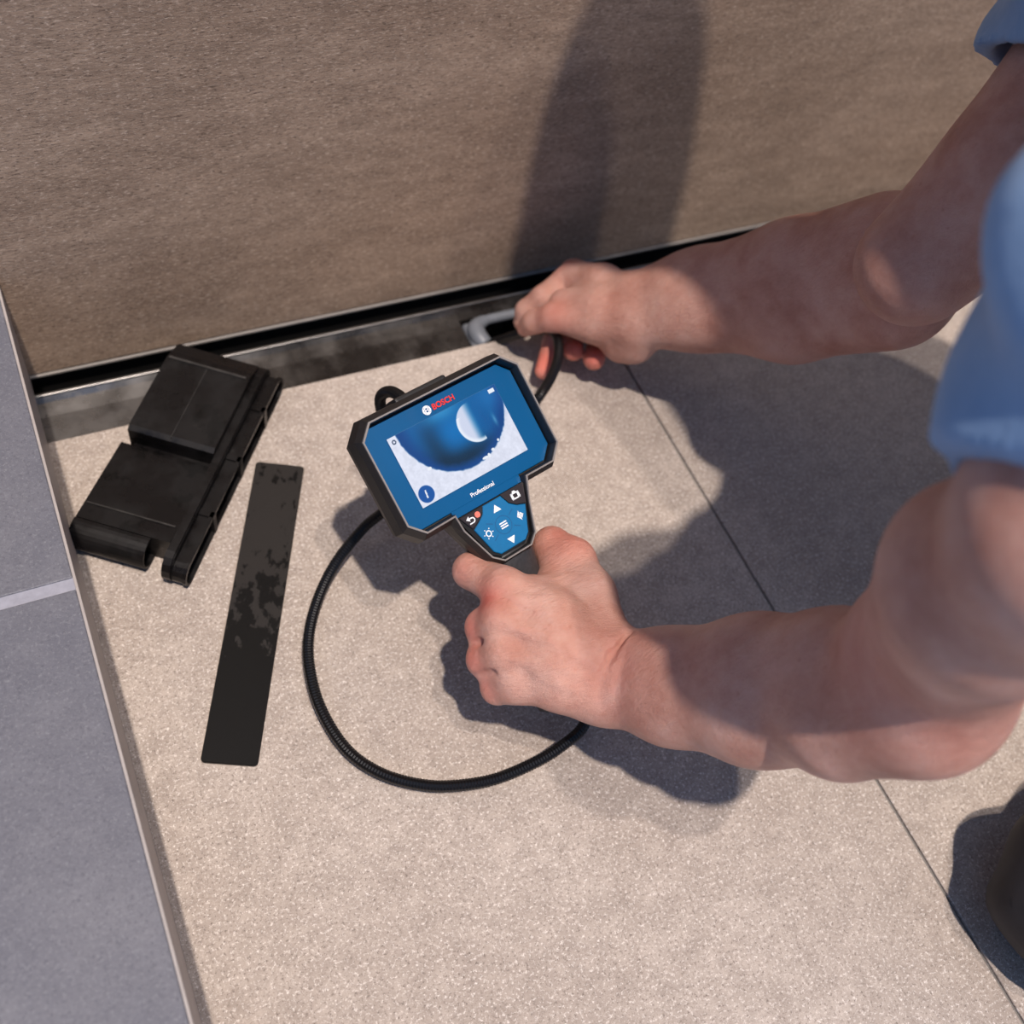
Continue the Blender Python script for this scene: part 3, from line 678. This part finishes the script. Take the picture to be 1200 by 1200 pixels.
def head_neck(f, neck_only=False):
    nb = np.array([.535, .270, .585]); hc = np.array([.478, .452, .735])
    f.chain([(.60, .24, .52), nb], [.060, .060], k=.03)
    f.chain([nb, hc - [-.02, .03, .05]], [.060, .056], k=.03)
    d = np.array([-.55, .45, -.70]); d /= np.linalg.norm(d)          # gaze: down to the drain
    upv = np.array([-.55, .55, .62]); upv -= d * upv.dot(d); upv /= np.linalg.norm(upv); sd = np.cross(d, upv)
    Q = np.stack([sd, d, upv], 1); T = lambda a, b_, c: hc + sd * a + d * b_ + upv * c
    f.ell(T(0, -.01, .03), (.078, .098, .090), k=.02, rot=Q); f.ell(T(0, .025, -.035), (.060, .070, .075), k=.03, rot=Q)
    f.chain([T(0, .098, .012), T(0, .116, -.022)], [.008, .013], k=.012)          # nose
    for s in (-1, 1):
        f.ell(T(s * .031, .098, .014), (.017, .012, .011), k=.008, op='s', rot=Q)
        f.ell(T(s * .031, .083, .014), (.013, .012, .012), k=.003, rot=Q)
        f.cap(T(s * .018, .097, .032), T(s * .046, .086, .032), .007, .006, k=.012)
        f.ell(T(s * .078, -.005, -.002), (.008, .018, .030), k=.006, rot=Q)
        f.cap(T(0, .098, -.048), T(s * .020, .091, -.049), .0065, .004, k=.006)
    f.cap(T(-.022, .102, -.0485), T(.022, .102, -.0485), .0015, .0015, k=.003, op='s')
    f.ell(T(0, .080, -.078), (.022, .018, .016), k=.02, rot=Q)
    return T, Q, sd, d, upv

fx = axis([(.185, .50, .0015), (.50, .86, .005)]); fy = axis([(-.02, .19, .003), (.19, .39, .0015), (.39, .47, .0025), (.47, .64, .0015), (.64, .72, .005)])
fz = axis([(-.004, .150, .0015), (.150, .36, .003), (.36, .96, .005)])
B = Field(fx, fy, fz)
left_arm(B); right_arm(B); T_, Q_, sd_, d_, u_ = head_neck(B)
B.ell((.69, .24, .43), (.115, .13, .12), k=.05); B.chain([LS, (.53, .17, .50), (.63, .27, .51), RS], [.05, .055, .06, .055], k=.03)
left_hand(B); right_hand(B)
me, V = B.mesh('body')
# colour map: redder over knuckles, finger ends, elbow
pk = [(P(572, 706, .13), .012, 1.0), (P(554, 735, .112), .013, .7), (P(556, 772, .105), .013, .7), (P(573, 804, .095), .012, .6), (P(546, 672, .118), .012, .35), (P(664, 640, .115), .02, .5), (P(1092, 828, .312), .028, .22),
      (P(1055, 770, .31), .04, .3), (P(636, 425, .03), .02, .9), (P(672, 411, .035), .014, .9), (P(696, 420, .035), .014, .9), (P(715, 395, .045), .02, .8), (P(650, 370, .07), .02, .4), (P(665, 315, .06), .02, .35), (P(735, 785, .13), .03, .3)]
red = np.zeros(len(V))
for c_, r_, a_ in pk: red = np.maximum(red, a_ * np.exp(-((V - c_) ** 2).sum(1) / (r_ * r_)))
at = me.color_attributes.new('blood', 'FLOAT_COLOR', 'POINT'); at.data.foreach_set('color', np.repeat(red, 4).astype(np.float32))
m = NT('skin'); co = m.coord()
base = m.ramp(m.noise(26, 5, 0.65), [(0.30, lin(186, 128, 110)), (0.50, lin(206, 153, 135)), (0.70, lin(219, 173, 157))])
att = m.n('ShaderNodeAttribute'); att.attribute_name = 'blood'
c1 = m.mix(att.outputs['Fac'], base, lin(214, 112, 96))
fr = m.ramp(m.noise(150, 3, 0.6), [(0.66, (0, 0, 0)), (0.74, (.35, .35, .35))])
c2 = m.mix(fr, c1, lin(176, 108, 84))
m.set(Base_Color=c2, Roughness=.44, Subsurface_Weight=.18, Subsurface_Scale=.01); m.b.inputs['Subsurface Radius'].default_value = (1, .35, .2)
mp = m.n('ShaderNodeMapping'); mp.inputs['Scale'].default_value = (1.0, 2.2, 1.6); m.l(co, mp.inputs['Vector'])
vor = m.n('ShaderNodeTexVoronoi', Scale=520.0); m.l(mp.outputs[0], vor.inputs['Vector'])
b1 = m.bump(m.noise(150, 7, 0.75, mp.outputs[0]), .65, .0035)
M_SKIN = m.m
PB = np.array([.95, .02, .0])
person = tag(empty('person', tuple(PB)), 'person in blue short sleeved shirt kneeling at right, both arms reaching in over the floor', 'person')
def pl(name, me, mat):
    me.transform(Matrix.Translation(-Vector(PB))); return link(name, me, mat, person, True)
pl('body', me, M_SKIN)

# ---- shirt
def torso(f, o=0.0):
    f.ell((.69, .24, .44), (.125 + o, .145 + o, .130 + o), k=.05)
    f.chain([(.68, .26, .46), (.78, .16, .44), (.93, .03, .42)], [.120 + o, .115 + o, .125 + o], k=.05)
    f.chain([LS, (.53, .17, .50), (.63, .27, .51), RS], [.068 + o, .072 + o, .080 + o, .074 + o], k=.04)
sx = axis([(.20, .62, .0035), (.62, 1.12, .009)]); sy = axis([(-.16, .62, .0045)]); sz = axis([(.2, .72, .0045)])
Sh = Field(sx, sy, sz, .06)
torso(Sh)
Sh.chain([A2 * .8 + A1 * .2, LS], [.0530, .078], k=.02)
Sh.cap(P(1315, 230, .38), P(1298, 470, .43), .05, .05, k=.05)
RU = P(1225, 175, .375) * .75 + RS * .25
Sh.chain([P(1225, 175, .375), RU, RS], [.058, .060, .070], k=.02)
X, Y, Z = Sh.x[:, None, None], Sh.y[None, :, None], Sh.z[None, None, :]
fold = .0030 * np.sin(60 * X + 40 * Y - 55 * Z + 2.2 * np.sin(30 * Y + 22 * Z)) + .0022 * np.sin(50 * Y + 75 * Z + 2 * np.sin(35 * X))
Sh.F += fold.astype(np.float32)
def hem_cut(f, c, n_, R_, ra, dep):
    c = np.array(c); n_ = np.array(n_) / np.linalg.norm(n_)
    sl = f.block(c - R_, c + R_)
    X = f.x[sl[0]][:, None, None] - c[0]; Y = f.y[sl[1]][None, :, None] - c[1]; Z = f.z[sl[2]][None, None, :] - c[2]
    h_ = X * n_[0] + Y * n_[1] + Z * n_[2]; rr = np.sqrt(X * X + Y * Y + Z * Z)
    A = f.F[tuple(sl)]; f.F[tuple(sl)] = np.where(rr < R_, np.maximum(A, h_), A)
    f.cap(c - n_ * dep, c + n_ * .05, ra, ra, k=.002, op='s')
axl = (A1 - A2) / np.linalg.norm(A1 - A2); axr = (P(1225, 175, .375) - RS); axr /= np.linalg.norm(axr)
hem_cut(Sh, A2, RC @ np.array([-.51, -.86, 0.]), .12, .0465, .02)
hem_cut(Sh, RU, axr, .085, .054, .02)
Sh.ell((.545, .290, .67), (.064, .064, .06), k=.01, op='s')
me, _ = Sh.mesh('tshirt')
m = NT('blue_cotton'); m.set(Base_Color=m.ramp(m.noise(14, 5, .7), [(.35, lin(118, 152, 190)), (.7, lin(140, 172, 206))]), Roughness=.85)
m.b.inputs['Sheen Weight'].default_value = .25; m.bump(m.noise(90, 5, .7), .4, .002)
pl('tshirt', me, m.m)

# ---- trousers, shoes, hair
tx_ = axis([(.42, 1.60, .008)]); ty_ = axis([(-.24, .36, .008)]); tz_ = axis([(-.008, .62, .008)])
Tr = Field(tx_, ty_, tz_, .06)
Kn = np.array([.532, -.020, .058]); K2 = np.array([.86, .20, .065]); HL = np.array([.98, -.075, .36]); HR = np.array([1.06, .09, .36])
Tr.chain([HL, (HL + Kn) / 2 + [0, 0, -.01], Kn + [.02, 0, .004]], [.105, .085, .060], k=.04)
Tr.chain([Kn, (.80, -.05, .055), (1.10, -.07, .05)], [.056, .056, .044], k=.03)
Tr.chain([HR, (HR + K2) / 2, K2], [.105, .088, .062], k=.04); Tr.chain([K2, (1.1, .16, .06), (1.32, .14, .05)], [.058, .058, .046], k=.03)
Tr.chain([(HL + HR) / 2, (.95, .02, .44)], [.13, .125], k=.05)
Tr.F += (.0035 * np.sin(70 * Tr.x[:, None, None] + 50 * Tr.z[None, None, :] + 2 * np.sin(40 * Tr.y[None, :, None]))).astype(np.float32)
me, _ = Tr.mesh('trousers')
M_TR = plain('dark_workwear', (34, 33, 38), .75, nscale=60, namt=.25)
pl('trousers', me, M_TR)
bm = bmesh.new()
Kf = np.array([P(1180, 975, .09), P(1196, 968, .10), P(1225, 985, .10)])
def shoe(px, py):
    F_ = Field(axis([(px - .06, px + .24, .006)]), axis([(py - .07, py + .07, .006)]), axis([(-.004, .14, .006)]), .05)
    F_.chain([(px, py, .06), (px + .06, py, .05), (px + .15, py, .035)], [.042, .042, .032], k=.03)
    F_.chain([(px + .14, py, .03), (px + .19, py, .028)], [.034, .028], k=.02)
    me, _ = F_.mesh('shoe'); return pl('shoe', me, plain('shoe_black', (28, 27, 28), .5, nscale=50, namt=.2))
shoe(1.12, -.07); shoe(1.36, .14)
Hf = Field(axis([(.36, .66, .005)]), axis([(.26, .56, .005)]), axis([(.60, .92, .005)]), .05)
Hf.ell(T_(0, -.020, .038), (.083, .098, .090), k=.01, rot=Q_)
Hf.ell(T_(0, .085, -.03), (.075, .075, .085), k=.01, op='s', rot=Q_)
Hf.F += (.0015 * np.sin(260 * Hf.x[:, None, None] + 3 * np.sin(60 * Hf.y[None, :, None]))).astype(np.float32)
me, _ = Hf.mesh('hair'); pl('hair', me, plain('brown_hair', (62, 44, 32), .6, nscale=120, namt=.3))
for s in (-1, 1):
    b = bmesh.new(); bmesh.ops.create_uvsphere(b, u_segments=16, v_segments=10, radius=.0115, matrix=Matrix.Translation(Vector(T_(s * .031, .0835, .014) - PB)))
    o = from_bm('eye', b, plain('eye_white', (225, 220, 215), .2), person, True)
    b = bmesh.new(); bmesh.ops.create_uvsphere(b, u_segments=14, v_segments=8, radius=.0056, matrix=Matrix.Translation(Vector(T_(s * .031, .0905, .014) - PB)))
    o = from_bm('iris', b, plain('iris_brown', (60, 42, 30), .15), o, True)
    b = tube([T_(s * a, .103 - abs(a) * .15, .030 + .004 * math.sin((a - .014) / .032 * 3.1)) - PB for a in np.linspace(.014, .046, 8)], [.002, .0035, .004, .004, .0035, .003, .0025, .0015], 8)
    from_bm('eyebrow', b, bpy.data.materials['brown_hair'], person, True)
